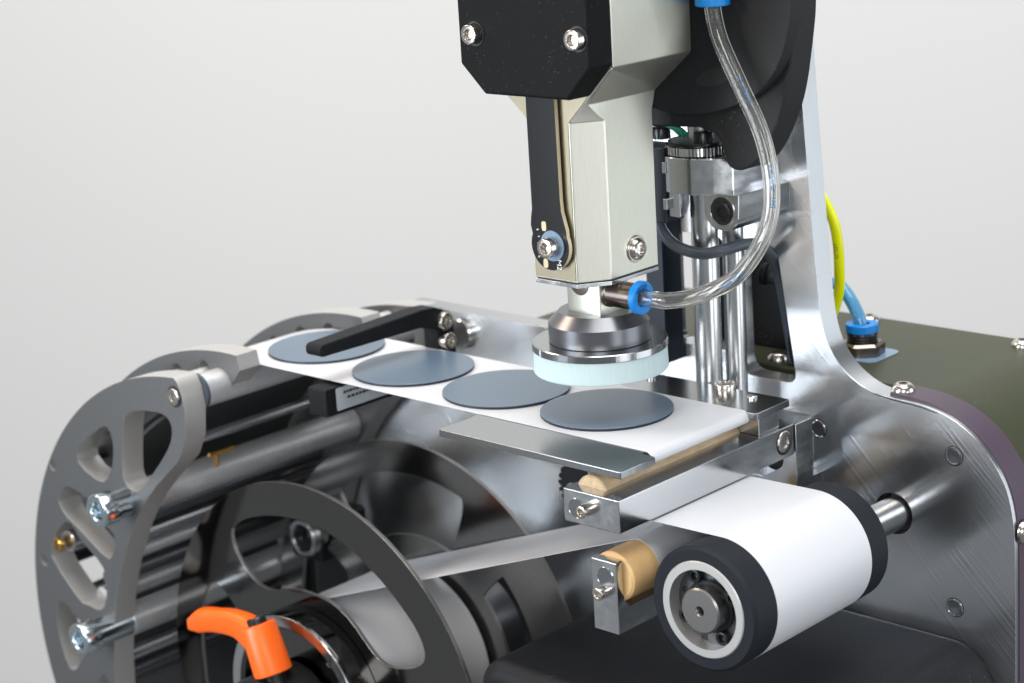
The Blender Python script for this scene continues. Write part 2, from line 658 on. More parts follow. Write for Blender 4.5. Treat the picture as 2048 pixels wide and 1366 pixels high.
# ------------------------------------------------------------------ main plate of the machine
frame = thing('machine_upright', 'big brushed aluminium upright plate with scratched face and a long window', 'machine frame')
edge_r = chaikin([(127, -105), (126.6, -52), (125.4, -39), (122.6, -29), (117.5, -20.5), (110.5, -13), (102, -7.6), (93, -4.6), (85, -3.4),
                  (76, -3.2), (69, -2.8), (64, -1.8), (58.5, 0.6), (53.2, 4.2), (48.5, 9.2), (45, 15.5), (42.9, 23), (41.4, 35), (38.9, 69), (36.3, 104), (33.5, 150), (31, 210)], 2, closed=False)
outer = [(127, -290)]+edge_r+[(-40, 210), (-40, 12), (-42, 5), (-47, 1.2), (-53, 0), (-188, 0), (-194, -2), (-196, -8), (-196, -22), (-199, -27), (-262, -44), (-262, -290)]
win1 = rounded([(2.6, 50.2), (22.6, 50.2), (31.0, -4.6), (3.4, -4.6)], [5, 7, 4.5, 7], 6)
win2 = rounded([(-31.5, 50.5), (-3.5, 50.5), (-2.5, 4), (-31.5, 4)], 3.5, 5)
shaft_hole = circ(74.5, -49.2, 8.3, 36)
mk('plate', prism(outer, 'y', 78, 88, [win1, win2, shaft_hole]), 'plate', frame, bevel=0.8, seg=2, smooth=30)
mk('shaft_bushing', ring((74.5, 86, -49.2), (0, -1, 0), 8.25, 7.0, 6, ch=0.4), 'hole', frame)
for (x, z) in [(40.6, -21.1), (101, -21.2), (101.3, -81.4)]:
    mk('screw_collar', ring((x, 78.5, z), (0, -1, 0), 3.55, 2.95, 0.95, ch=0.2), 'steel', frame)
    mk('screw_tip', lathe((x, 79, z), (0, -1, 0), [(2.93, 0), (2.93, 1.1), (2.6, 1.3), (1.6, 1.25), (0.02, 1.15)], 32, caps=False), 'anthracite', frame, smooth=20)
    mk('collar_gap', ring((x, 78.2, z), (0, -1, 0), 3.95, 3.5, 0.3, ch=0.03), 'hole', frame)
mk('boss', cyl((-151, 78.5, -9.5), (-151, 74, -9.5), 7, ch=0.5), 'steel', frame)
mk('edge_screw', screw((127, 83, -47), (1, 0, 0), 4.6, 3.0, 1.9, dome=True), 'stainless', frame)

# ------------------------------------------------------------------ housing behind the plate
hous = thing('machine_housing', 'dark olive lacquered housing with a violet curved edge behind the plate', 'housing')
arc = [(127.6, -290)]+chaikin([(127.6, -105), (127.2, -52), (126.0, -39), (123.2, -28.6), (118.0, -20.0), (111, -12.3), (102.3, -6.9), (93.2, -3.8), (85, -2.4), (77, -1.9), (72, -1.9)], 2, closed=False)+[(72, -290)]
mk('side_band', prism(arc, 'y', 80.2, 93.5), 'purple', hous, bevel=0.4, smooth=50)
top = [(126, -290), (126, -60), (125, -42), (121, -28), (113, -16), (103, -9), (92, -5), (82, -3.6), (-126, -3.6), (-129.5, -7), (-130, -290)]
mk('lid', prism(top, 'y', 93.5, 176), 'olive', hous, bevel=1.2, smooth=50)
for p in [(5.5, 167, -3.6), (79, 166, -3.6), (6, 100, -3.6), (74.5, 85.5, -2.1)]:
    mk('dome_screw', screw(p, (0, 0, 1), 4.5, 3.0, 1.7, dome=True), 'stainless', hous)
mk('seam_gap', prism(chaikin([(64.5, -2.7), (70, -3.35), (76, -4.1), (85, -4.5), (94, -6.0), (93.8, -5.8), (85, -4.15), (76, -3.7), (70, -2.95)], 1), 'y', 77.75, 78.2), 'hole', frame)

# black inside seen through the window
duct = thing('cable_duct', 'black cable duct with a tied cable seen through the window of the plate', 'cable duct')
mk('back_panel', box(-46, 14, 112, 116, -3.6, 48), 'black', duct, bevel=0.5)
mk('cross_clip', cyl((5, 96, 33), (26, 100, 31), 4.2, ch=0.6), 'hole', duct)
mk('clip_plug', cyl((4.0, 93.5, 33.5), (6.5, 94, 33.2), 4.5, ch=0.4), 'black', duct)
mk('cable_tie', box(14, 26.5, 98, 104, 28, 34), 'black', duct, bevel=0.8)
mk('strut', cyl((11, 97, 30), (18.5, 98, -3), 3.2, 3.6, ch=0.3), 'rubber', duct)

# ------------------------------------------------------------------ bulkhead fitting with hoses behind the plate
bf = thing('bulkhead_fitting', 'black threaded air fitting with blue collar and hex nut on the olive lid', 'hose fitting')
bx, by = 30.5, 124.0
mk('gasket', prism(rounded([(bx-11, by-11), (bx+12, by-11), (bx+12, by+11), (bx-11, by+11)], 5), 'z', -3.55, -3.2), 'washer', bf)
mk('hex_nut', lathe((bx, by, -3.2), (0, 0, 1), [(9.5, 0), (9.5, 4.2), (8.2, 5.2), (6, 5.2)], 36, shape=lambda k, a, r: hexr(a+0.3, r) if k < 3 else r), 'bronze', bf, smooth=25)
mk('thread', lathe((bx, by, 2), (0, 0, 1), [(6, 0), (6.4, 0.6), (6, 1.2), (6.4, 1.8), (6, 2.4), (6.4, 3.0), (6.2, 4.0)], 32), 'blackscrew', bf)
mk('collar', ring((bx, by, 6.0), (0, 0, 1), 6.6, 3.1, 3.4), 'blue', bf)
bh = catmull([(15, 127, 24), (20.5, 126, 21.5), (25.5, 125, 16.5), (29, 124.3, 11), (bx, by, 6), (bx, by, 3)], 8)
tag(mk('blue_hose', tube(bh, 2.7, 20, 1.8), 'bluehose'), 'translucent blue air hose plugged into the collar on the olive lid', 'air hose')
yh = catmull([(14, 98, 82), (23.6, 100, 72), (30.2, 104, 58), (31.0, 107, 47), (29.6, 110, 34), (26.9, 113, 23), (21, 115, 11), (14, 117, 3)], 8)
yo = thing('yellow_hose', 'bright yellow air hose bowing out behind the plate edge', 'air hose')
mk('hose', tube(yh, 2.1, 20), 'yellow', yo)
for s0 in (14.5, 42.0):
    mk('print', text_on_tube('FESTO', 2.3, yh, 2.1, s0, 0.25), 'print_black', yo, smooth=0)

# ------------------------------------------------------------------ black base under the rollers
prof = rounded([(-33, -290), (-33, -91.5), (113, -91.5), (124, -110), (126, -290)], [0, 14, 18, 8, 0], 8)
base = mk('base_cover', prism(prof, 'y', -46, 77.4), 'basecov', bevel=7, seg=5, smooth=50)
tag(base, 'matte black rounded machine base under the drive roller', 'machine base')

# ------------------------------------------------------------------ peel plate (two prongs) with its screws
pp = thing('peel_plate', 'thin two pronged aluminium plate carrying the label strip end', 'guide plate')
pl = [(-39, -50), (49, -50), (49, -30.6), (42.2, -30.6), (42.2, 27.6), (48.6, 27.6), (48.6, 49), (-39, 49)]
mk('plate', prism(rounded(pl, [0.8, 0.8, 1.5, 0.4, 0.4, 1.2, 1.2, 0.8], 3), 'z', -3.0, -0.25), 'sawn', pp, bevel=0.5, seg=1, smooth=30)
mk('cap_screw', screw((22, 43.8, -0.25), (0, 0, 1), 4.2, 3.6, 2.1, knurl=True), 'stainless', pp)
mk('dowel_pin', lathe((35.7, 42.5, -0.25), (0, 0, 1), [(2.0, 0), (2.0, 0.7), (1.6, 1.1), (0.02, 1.3)], 28, caps=False), 'steel', pp)
mk('dowel_pin', lathe((-13, 42.5, -0.25), (0, 0, 1), [(2.0, 0), (2.0, 0.7), (1.6, 1.1), (0.02, 1.3)], 28, caps=False), 'steel', pp)

# ------------------------------------------------------------------ the label strip: nose, drive roller, tension roller, spool
DRX, DRZ, DRR = 75.0, -47.6, 22.6
LRX, LRZ, LRR = 37.0, -43.6, 9.3
SPX, SPZ = -141.5, -145.5
ROLLR = 42.4


def arcpts(cx, cz, r, a0, a1, n):
    return [(cx+r*math.cos(math.radians(a0+(a1-a0)*i/n)), cz+r*math.sin(math.radians(a0+(a1-a0)*i/n))) for i in range(n+1)]


path = arcpts(-171.5, -127.5, 127.5, 172, 90, 40)
path += [(-120, 0), (-60, 0), (0, 0), (36, 0)]
path += arcpts(42.4, -2.6, 2.6, 88, -70, 12)
path += [(34, -5.2), (22, -6.6), (17, -8.2), (15.2, -11), (14.6, -18), (15.2, -23.6), (17, -25.6), (21, -26.1), (44, -25.4)]
path += arcpts(DRX, DRZ, DRR+0.12, 91, -170, 60)
# inner tangent up to the tension roller
path += arcpts(LRX, LRZ, LRR+0.12, -20, 108, 26)
ang = math.atan2(SPZ-LRZ, SPX-LRX)
dd = math.hypot(SPX-LRX, SPZ-LRZ)
tang = ang-math.acos((ROLLR-LRR)/dd*-1)
na = math.degrees(math.atan2(math.sin(tang), math.cos(tang)))
path = path[:-27]+arcpts(LRX, LRZ, LRR+0.12, -20, na, 26)
path += arcpts(SPX, SPZ, ROLLR+0.2, na, na+60, 14)
g = G()
vv, ff = [], []
TH = 0.14
ptsV = [Vector((a, b)) for a, b in path]
nor = []
for i in range(len(ptsV)):
    t = (ptsV[min(i+1, len(ptsV)-1)]-ptsV[max(i-1, 0)])
    t = t.normalized() if t.length > 1e-9 else Vector((1, 0))
    nor.append(Vector((-t.y, t.x)))
for i, p in enumerate(ptsV):
    for y, k in ((-28.6, 0), (28.2, 0), (28.2, -1), (-28.6, -1)):
        q = p+nor[i]*(TH*k)
        vv.append((q.x, y, q.y))
for i in range(len(ptsV)-1):
    for k in range(4):
        a, b = i*4+k, i*4+(k+1) % 4
        ff.append((a, b, b+4, a+4))
web = mk('label_strip', G().add(vv, ff), 'paper', smooth=25)
tag(web, 'long white backing paper strip running over the plate and round the rollers', 'label strip')

for i, (x, y, lab) in enumerate([
        (0.2, 0.0, 'blue grey round label at the front end of the strip, just past the stamp'),
        (-50.6, -0.8, 'blue grey round label partly under the cyan stamp pad'),
        (-103.8, 0.4, 'blue grey round label lying uncovered next to the fork sensor screws'),
        (-160.4, 3.8, 'blue grey round label under the black sensor arm')]):
    t = thing('round_label', lab, 'label', group='round labels on the strip')
    mk('film', lathe((x, y, 0.55), (0, 0, 1), [(25.0, 0.4), (25.0, 0.62), (24.9, 0.7)], 96), 'label', t, smooth=30)
    mk('edge', lathe((x, y, 0.05), (0, 0, 1), [(24.7, 0), (24.95, 0.1), (24.95, 0.9)], 96), 'labeledge', t, smooth=30)

# ------------------------------------------------------------------ upper bar with the tan peel roller
ub = thing('cross_bar', 'polished square aluminium bar below the peel plate with a screw at each end', 'cross bar')
mk('bar', box(19.0, 44.8, -47, 56, -24.8, -12.4), 'milled', ub, bevel=0.42, seg=1, smooth=30)
mk('end_plug', cyl((25.1, -46.5, -19.1), (25.1, -47.25, -19.1), 3.5, ch=0.1, n=40), 'anthracite', ub)
mk('plug_rim', ring((25.1, -46.5, -19.1), (0, -1, 0), 3.75, 3.4, 0.8, ch=0.08), 'steel', ub)
mk('end_screw', screw((30.6, -46.9, -18.2), (0, -1, 0), 2.3, 4.4, 1.25), 'stainless', ub)
mk('side_screw', screw((44.4, 49.7, -18.0), (1, 0, 0), 4.5, 0.9, 2.0, depth=2.2), 'stainless', ub)
mk('screw_ring', ring((44.5, 49.7, -18.0), (1, 0, 0), 5.1, 4.5, 0.42, ch=0.05), 'hole', ub)
mk('riser_block', box(33, 43, 36.5, 49, -12.35, -3.05), 'milled', ub, bevel=0.25)
mk('mount_leg', prism(rounded([(44.9, -13.0), (44.9, -40.5), (8, -40.5), (8, -36.5), (30, -36.5), (38.5, -31), (39.2, -21), (38, -13.0)], [0.4, 0.6, 0.5, 0.5, 6, 4, 3, 0.4], 5), 'y', 57, 68), 'milled', ub, bevel=0.35, smooth=40)
mk('spacer', box(14, 38, 67.8, 78, -38, -16), 'milled', ub, bevel=0.3)
mk('lock_screw', screw((33, 68, -29), (0, -1, 0), 5.0, 9.5, 2.2), 'blackscrew', ub)

kr = mk('peel_roller', cyl((27.8, -41.5, -15.2), (27.8, 36.5, -15.2), 7.2, ch=0.5, n=56), 'tanworn')
tag(kr, 'thin worn tan roller lying half sunk in the polished cross bar', 'roller')
kr2 = mk('roller_stub', cyl((27.8, 38.2, -15.2), (27.8, 50, -15.2), 7.0, ch=0.4, n=48), 'tanworn')
tag(kr2, 'short tan roller stub beside the riser block under the plate corner', 'roller')

# ------------------------------------------------------------------ lower bracket with the tan tension roller
lb = thing('roller_bracket', 'upright stepped aluminium bracket holding the thick tan roller', 'bracket')
mk('bracket', prism([(-47, -63.2), (-47, -36.1), (-43.1, -36.1), (-43.1, -51), (-40.6, -54), (60, -54), (60, -38), (78, -38), (78, -63.2)], 'x', 30.6, 42.2), 'milled', lb, bevel=0.42, seg=1, smooth=30)
mk('end_plug', cyl((37.0, -46.5, -42.3), (37.0, -47.25, -42.3), 3.6, ch=0.1, n=40), 'anthracite', lb)
mk('plug_rim', ring((37.0, -46.5, -42.3), (0, -1, 0), 3.85, 3.5, 0.8, ch=0.08), 'steel', lb)
mk('end_screw', screw((36.0, -46.9, -47.9), (0, -1, 0), 2.35, 3.8, 1.3), 'stainless', lb)
lr = mk('tension_roller', cyl((LRX, -42.9, LRZ), (LRX, 40, LRZ), LRR, ch=0.9, n=64), 'tan')
tag(lr, 'thick glossy tan roller held in the lower bracket', 'roller')

# ------------------------------------------------------------------ drive roller
dr = thing('drive_roller', 'black rubber drive roller with aluminium rim and bolted hub', 'roller')
mk('rubber_sleeve', ring((DRX, -40.5, DRZ), (0, 1, 0), DRR, 17.4, 80.5, n=96, ch=1.2), 'rubber', dr, smooth=35)
mk('rim', ring((DRX, -40.9, DRZ), (0, 1, 0), 17.5, 14.4, 8, n=80, ch=0.35), 'edge', dr, smooth=35)
mk('hub_disc', cyl((DRX, -35.5, DRZ), (DRX, -33, DRZ), 14.7, n=64), 'anthracite', dr)
mk('hub_flange', cyl((DRX, -37.0, DRZ), (DRX, -35.4, DRZ), 9.6, ch=0.3, n=56), 'blackscrew', dr)
mk('hub', lathe((DRX, -36.8, DRZ), (0, -1, 0), [(8.2, 0), (8.2, 5.0), (7.6, 5.6), (1.9, 5.6), (1.2, 4.6), (1.1, 1.6), (0.02, 1.2)], 56, caps=False), 'hubsteel', dr, smooth=35)
for k, a in enumerate((118, 28, 208, 298)):
    x, z = DRX+11.6*math.cos(math.radians(a)), DRZ+11.6*math.sin(math.radians(a))
    mk('hub_screw', screw((x, -35.5, z), (0, -1, 0), 2.5, 2.6, 1.25), 'blackscrew', dr)
for a in (165, 345):
    x, z = DRX+11.6*math.cos(math.radians(a)), DRZ+11.6*math.sin(math.radians(a))
    mk('pin_hole', cyl((x, -35.3, z), (x, -35.56, z), 1.5, n=24), 'hole', dr)
for a in (78, 252):
    x, z = DRX+12.0*math.cos(math.radians(a)), DRZ+12.0*math.sin(math.radians(a))
    mk('hub_slot', box(-1.4, 1.4, -0.12, 0.1, -2.2, 2.2), 'hole', dr, loc=(x, -35.5, z))
mk('shaft', cyl((DRX, 39.5, DRZ-0.6), (DRX, 90, DRZ-1.6), 6.5, ch=0.3, n=40), 'rodsteel', dr)

# ------------------------------------------------------------------ stamp tool
st = thing('stamp_tool', 'round stamp with pale cyan foam pad under a steel disc and dark cone', 'stamp')
TX = -1.5
mk('foam_pad', lathe((TX, 0, 16.7), (0, 0, 1), [(24.7, 0), (25.1, 0.5), (24.8, 8.4)], 128), 'foam', st, smooth=40)
mk('steel_disc', lathe((TX, 0, 25.1), (0, 0, 1), [(24.7, 0), (25.2, 0.3), (25.2, 2.7), (24.9, 3.0)], 128), 'sawn', st, smooth=35)
mk('notch_mark', cyl((TX-8.2, -24.05, 25.3), (TX-8.2, -24.05, 27.9), 0.25, n=8), 'print_white', st)
mk('cone', lathe((TX, 0, 28.1), (0, 0, 1), [(18.6, 0), (18.9, 0.25), (18.9, 7.2), (14.9, 11.4), (8.0, 11.4)], 96), 'anthracite', st, smooth=25)
mk('post', prism(rounded([(TX-8, -8), (TX+8, -8), (TX+8, 8), (TX-8, 8)], 0.5, 2), 'z', 39.3, 52), 'champagne', st, bevel=0.2)
mk('post_bore', lathe((TX-1.5, -7.7, 50.6), (0, -1, 0), [(4.6, 0), (4.6, 0.45), (4.2, 0.5), (0.02, 0.5)], 36, caps=False), 'bronze', st)

# ------------------------------------------------------------------ applicator head
hd = thing('applicator_head', 'champagne aluminium applicator head with black screwed cover and circuit strip', 'machine head')
XL, XR, YF, YB = -15.4, 12.3, -18.0, 19.0
body = [(XL, YB), (XL, YF), (5.0, YF), (XR, -7.6), (XR, YB)]
secs = [(53.6, XL, XR, 5.0, -7.6, YB), (111.6, XL, XR, 5.0, -7.6, YB), (113.0, XL-1.1, XR, 6.2, -9.8, YB+0.6), (118.2, XL-6, XR, 11.2, -16.2, YB+2.2),
        (119.2, XL-7, XR+1, 12.4, -16.6, YB+2.6), (131.6, -34.6, 25.6, 25.0, -17.4, 25.5), (132.6, -35.0, 26.0, 25.4, -17.4, 25.7), (215, -35.0, 26.0, 25.4, -17.4, 25.7)]
vv, ff = [], []
for z, xl, xr, cx, cy, yb in secs:
    vv += [(xl, yb, z), (xl, YF, z), (cx, YF, z), (xr, cy, z), (xr, yb, z)]
for k in range(len(secs)-1):
    for a in range(5):
        b = (a+1) % 5
        ff.append((k*5+a, k*5+b, k*5+5+b, k*5+5+a))
ff += [(0, 1, 2, 3, 4), tuple(35+a for a in (4, 3, 2, 1, 0))]
mk('body', G().add(vv, ff), 'champagne', hd, bevel=0.45, smooth=30)
mk('gap_plate', prism([(XL+.5, YB-.5), (XL+.5, YF+.5), (5.0-.2, YF+.5), (XR-.5, -7.6+.2), (XR-.5, YB-.5)], 'z', 53.1, 53.6), 'hole', hd)
mk('bottom_plate', prism(body, 'z', 51.6, 53.1), 'milled', hd, bevel=0.2, smooth=30)
cov = [(-34.7, 215), (-34.7, 132.4), (-23.6, 122.0), (16.0, 122.0), (26.9, 133.6), (26.9, 215)]
cv = mk('front_cover', prism(rounded(cov, [0, 1.5, 1.5, 1.5, 1.5, 0], 4), 'y', -30.5, -18.05), 'cover', hd, bevel=3.2, seg=4, smooth=50)
for x in (-26.5, 22.0):
    mk('cover_screw', screw((x, -30.6, 143.4), (0, -1, 0), 3.55, 3.4, 1.9, knurl=True), 'stainless', hd)
    mk('screw_recess', ring((x, -30.3, 143.4), (0, -1, 0), 4.4, 3.7, 0.25, ch=0.02), 'hole', hd)
# circuit strip standing off the front face
pc = []
pc += [(-12.6, 121.5), (0.9, 121.5), (1.2, 84.5)]
pc += [(1.5, 80.0), (2.4, 76.6), (3.4, 73.2)]
pc += circ(-4.6, 67.0, 9.0, 24, math.radians(25), math.radians(-205))
pc += [(-13.5, 73.8), (-13.2, 76.6), (-12.5, 80.0)]
mk('shaded_recess_panel', prism([(XL+0.5, 54.2), (4.5, 54.2), (4.5, 111.4), (11.6, 118.6), (15.5, 123), (-26, 121.6), (XL+0.5, 112.0)], 'y', -18.3, -17.9), 'shadedrecess', hd)  # gold recess with shade painted in, spread over the head's front
mk('circuit_core', prism(pc, 'y', -20.9, -19.2), 'fr4', hd, smooth=30)
mk('circuit_mask', prism(pc, 'y', -21.0, -20.9), 'pcb', hd, smooth=30)
mk('board_washer', ring((-3.2, -21.0, 67.2), (0, -1, 0), 5.6, 2, 0.6, ch=0.1), 'washer', hd)
mk('board_screw', screw((-3.2, -21.5, 67.0), (0, -1, 0), 3.6, 4.3, 1.95), 'stainless', hd)
mk('standoff', cyl((-3.2, -18.1, 67.2), (-3.2, -19.2, 67.2), 5.0), 'washer', hd)
for k in range(5):
    mk('solder_joint', lathe((-10.2+0.5*(k % 2), -21.0, 72.4-2.5*k), (0, -1, 0), [(0.55, 0), (0.4, 0.35), (0.02, 0.5)], 12, caps=False), 'steel', hd)
for k in range(2):
    mk('board_hole', prism(rounded([(-8.2, 72.2-13.6*k), (-6.0, 72.2-13.6*k), (-6.0, 75.8-13.8*k), (-8.2, 75.8-13.8*k)], 1.0, 4), 'y', -21.08, -21.0), 'fr4', hd)
v, f = text_geo('M2', 3.1)
mk('board_print', G().add([(-1.6+y*1.0, -21.06, 62.4-x) for x, y, z in v], f), 'print_white', hd, smooth=0)
mk('torx_washer', ring((XR, 6.5, 62.2), (1, 0, 0), 5.0, 2.5, 0.7, ch=0.2), 'stainless', hd)
mk('torx_screw', screw((XR+0.6, 6.5, 62.2), (1, 0, 0), 4.1, 2.2, 2.0, dome=True, torx=True), 'stainless', hd)

# ------------------------------------------------------------------ push-in fitting on the stamp post, clear hose
pf = thing('push_fitting', 'nickel push-in fitting with blue collar on the stamp post', 'hose fitting')
FD = Vector((1, 0, 0))
F0 = Vector((6.3, -2.2, 46.9))
mk('body', lathe(F0, FD, [(4.7, 0), (5.2, 0.4), (5.2, 1.2), (4.9, 1.6), (4.9, 12.6), (4.5, 13.2)], 48), 'bronze', pf, smooth=30)
mk('collar', ring(F0+FD*13.2, FD, 6.1, 3.2, 3.0, n=56, ch=0.5), 'blue', pf, smooth=35)
v, f = text_geo('FESTO', 2.3, 0.2)
c0 = F0+FD*16.2
wid = max(p[0] for p in v)
out2 = []
for x, y, z in v:
    r = 3.75+y*0.8
    th = (x-wid/2)/4.6+math.radians(-18)
    out2.append((c0.x+z, c0.y+r*math.sin(th), c0.z+r*math.cos(th)))
mk('lettering', G().add(out2, f), 'emboss', bpy.data.objects['collar.001'], smooth=0)

hp = catmull([(20.0, -2.2, 46.9), (26, -2.1, 46.9), (33, 0.0, 46.9), (42.4, 5.0, 49.0), (51.3, 14.0, 54.5), (56.6, 22.0, 65.3), (58.2, 27.0, 77.2), (56.7, 29.0, 91.0), (52.1, 30.0, 104.8),
              (43.8, 30.0, 120.3), (36.4, 29.0, 136.0), (34.3, 28.0, 147.5), (34.0, 28, 156)], 9)
ch_ = thing('clear_hose', 'clear plastic air hose curving from the stamp up to the machine head', 'air hose')
mk('hose', tube(hp, 3.0, 28, 1.95), 'clear', ch_)
mk('print', text_on_tube('1691   1ZOZN V', 2.2, hp, 3.0, 66, 0.0), 'print_blue', ch_, smooth=0)
mk('print', text_on_tube('VN8 02 91', 2.2, hp, 3.0, 32, 0.0), 'print_blue', ch_, smooth=0)
mk('print', text_on_tube('ZN 80 V1 61 09', 1.6, hp, 3.0, 104, 0.0), 'print_blue', ch_, smooth=0)
uf = thing('hose_socket', 'blue collar socket gripping the hose end at the top', 'hose fitting')
mk('collar', ring((34.3, 28, 148.2), (0, 0, 1), 6.2, 3.2, 3.0, n=48, ch=0.4), 'blue', uf)
mk('body', lathe((34.3, 28, 151.2), (0, 0, 1), [(4.9, 0), (4.9, 14), (4.5, 15)], 40), 'stainless', uf)
mk('elbow', box(26.2, 40, 22.5, 33.5, 166, 178), 'stainless', uf, bevel=1)

# ------------------------------------------------------------------ black printed arm shell
sh = thing('arm_shell', 'large rounded black printed housing behind the hose', 'cover')
bodyo = [(60.5, 215), (59.0, 147.5), (57.4, 135.3), (53.7, 114), (47.2, 99.4), (41.5, 91.0), (36, 87.2), (30.9, 85.6), (26.6, 86.8), (24.9, 90.5), (23.8, 95.5), (20.5, 99.2), (13, 100.7), (-10, 99.4), (-34, 101), (-34, 215)]
mk('shell_body', prism(chaikin(bodyo[:13], 2, closed=False)+bodyo[13:], 'y', 44, 57), 'printed', sh, bevel=1.2, seg=3, smooth=45)
faceo = [(62.5, 215), (61.6, 152), (60.0, 139.5), (55.4, 126.8), (46.7, 116.2), (33, 109.9), (19, 106.7), (5, 106.4), (-8, 108.5), (-26, 118), (-30, 215)]
mk('shell_face', prism(chaikin(faceo, 2), 'y', 38, 44.2), 'printed', sh, bevel=0.6, seg=2, smooth=45)
mk('face_slot', prism(chaikin([(16.8, 117.6), (19.0, 121.8), (28, 125.2), (38, 126.4), (34.6, 121.8), (27, 117.4)], 2), 'y', 37.85, 38.0), 'hole', sh)

# ------------------------------------------------------------------ guide column behind the head
gc = thing('guide_column', 'two upright steel guide rods with aluminium clamp behind the head', 'guide')
mk('rod', cyl((6.7, 54, -30), (6.7, 54, 100), 5.2, n=48), 'rodsteel', gc)
mk('rod', cyl((13.6, 62.5, -30), (13.6, 62.5, 72), 4.2, n=48), 'rodsteel', gc)
mk('clamp', prism(rounded([(-5.2, 42.5), (3, 39.5), (12, 39.8), (19, 44), (24.2, 50), (24.2, 77.9), (-5.2, 77.9)], [2, 6, 6, 5, 1, 0, 0], 6), 'z', 75.6, 89.4), 'milled', gc, bevel=0.4, smooth=35)
mk('knurled_ring', lathe((6.0, 53, 89.6), (0, 0, 1), [(12.4, 0), (12.8, 0.3), (12.8, 3.3), (12.4, 3.6)], 120, shape=lambda k, a, r: r*(1+0.008*math.cos(60*a))), 'steel', gc, smooth=15)
mk('top_plate', lathe((6.0, 53, 93.2), (0, 0, 1), [(11.5, 0), (11.5, 1.2)], 48), 'blackscrew', gc)
for (x, y) in [(11.5, 49), (-9.8, 50.5)]:
    mk('cap_screw', screw((x, y, 94.0), (0, 0, 1), 3.5, 4.4, 1.7, knurl=True, n=48), 'blackscrew', gc)
mk('split_clamp', prism(rounded([(13.8, 76), (13.8, 66), (17, 62.5), (24, 61.6), (29.0, 65.5), (29.5, 76)], [0, 4, 4, 4, 4, 0], 6), 'y', 46, 77.8), 'milled', gc, bevel=0.35, smooth=35)
mk('clamp_recess', cyl((21.6, 45.9, 69.5), (21.6, 46.3, 69.5), 5.6, n=40), 'hole', gc)
mk('recess_rim', ring((21.6, 46.3, 69.5), (0, -1, 0), 5.9, 5.3, 0.5, ch=0.08), 'steel', gc)
mk('clamp_screw', screw((22.0, 46.0, 69.4), (0, -1, 0), 4.0, 1.2, 1.7), 'blackscrew', gc)
mk('carriage', box(-16, -1.0, 40.5, 52, 63.5, 92.5), 'navy', gc, bevel=0.5)
for z in (69, 83):
    mk('clip', box(-1.6, 0.3, 39.9, 43, z, z+4.2), 'steel', gc, bevel=0.2)
mk('tab', prism([(42, 66), (42, 77), (48, 77), (48, 71), (46, 67)], 'x', -0.6, 4.8), 'milled', gc, bevel=0.3)
mk('dark_bar', box(-33.5, -24.5, 66, 77.8, -2, 76), 'navy', gc, bevel=0.6)  # plain dark bar added along the left of the plate window
for k in range(3):
    mk('green_wire', tube(catmull([(-8+2*k, 50, 99.5), (-3+2*k, 50, 97.9), (0+2*k, 50, 95.5)], 5), 0.7, 10), 'greenw', gc)
gcab = catmull([(-9, 46, 75), (-8.5, 45, 68), (-6.5, 44, 60.5), (0.1, 44, 54.6), (12.1, 44, 52.6), (20.5, 47, 54.2), (24.2, 57, 55.0), (23.5, 68, 51.5), (19.0, 82, 41.5), (15.0, 92, 26.0), (14.8, 97, 5), (15.5, 98, -3)], 9)
tag(mk('signal_cable', tube(gcab, 2.25, 20), 'greycable'), 'blue grey cable looping past the guide rods into the plate window', 'cable')

# ------------------------------------------------------------------ fork sensor over the strip
fs = thing('fork_sensor', 'black fork light sensor reaching over and under the label strip', 'sensor')
XS = -116.0
arm = rounded([(-38, 12.4), (-38, 17.4), (20, 19.2), (27, 18.6), (37, 14.0), (38, -13), (27.5, -13), (27.5, 8.6), (18, 11.6)], [2.4, 2.4, 3, 3, 4, 1, 1, 2, 2], 5)
mk('upper_arm', prism(arm, 'x', XS-9, XS), 'black', fs, bevel=1.3, seg=3, smooth=45)
mk('lower_arm', prism(rounded([(-37, -13), (-37, -1.4), (27.4, -1.4), (27.4, -13)], 0.8, 3), 'x', XS-11, XS-0.2), 'black', fs, bevel=0.6, seg=2, smooth=45)
for (y, z) in [(30.5, 12.2), (31.4, 3.2)]:
    mk('cap_screw', screw((XS-0.1, y, z), (1, 0, 0), 3.7, 3.2, 1.7, knurl=True), 'stainless', fs)
mk('side_label', prism(rounded([(-31.5, -11.4), (-31.5, -2.0), (15, -2.0), (15, -11.4)], 0.9, 4), 'x', XS-0.2, XS-0.08), 'sticker', fs)
for (y0, y1, z) in [(-27.5, -12, -5.0), (-9, 0, -5.0), (-25.5, -10, -7.4), (-8, 3, -7.4)]:
    y = y0
    while y < y1:
        l = random.uniform(0.9, 2.0)
        mk('print_stroke', box(XS-0.08, XS-0.03, y, y+l, z, z+1.1), 'print_black', fs, smooth=0)
        y += l+0.45

# ------------------------------------------------------------------ curved side plates on the left
IC = (-171.5, -127.5)
inner = [(-176.0, 0.4), (-173.6, -3.6), (-172.2, -12.1), (-174.2, -25.0), (-179.7, -34.6), (-188, -41.5), (-197.2, -49.2), (-205.5, -57.2), (-211.8, -64.4), (-218, -73), (-223.2, -81.5), (-230.0, -93.8),
         (-236.2, -108.5), (-241.2, -126), (-244.4, -143), (-246.0, -160), (-247.5, -200), (-240, -240)]


def crescent(R):
    k = (R-127.5)
    tip = (-178.0, IC[1]+129.2) if R < 130 else (-166, IC[1]+R+0.6)
    o = circ(IC[0], IC[1], R, 60, math.radians(93), math.radians(236))
    if R > 130:
        inn = [(-163.5, 6.8), (-162.0, 3.5), (-162.5, -4)]+[(x+8, z+2) for x, z in inner[2:]]
    else:
        inn = inner
    return o+list(reversed(inn))+[tip]


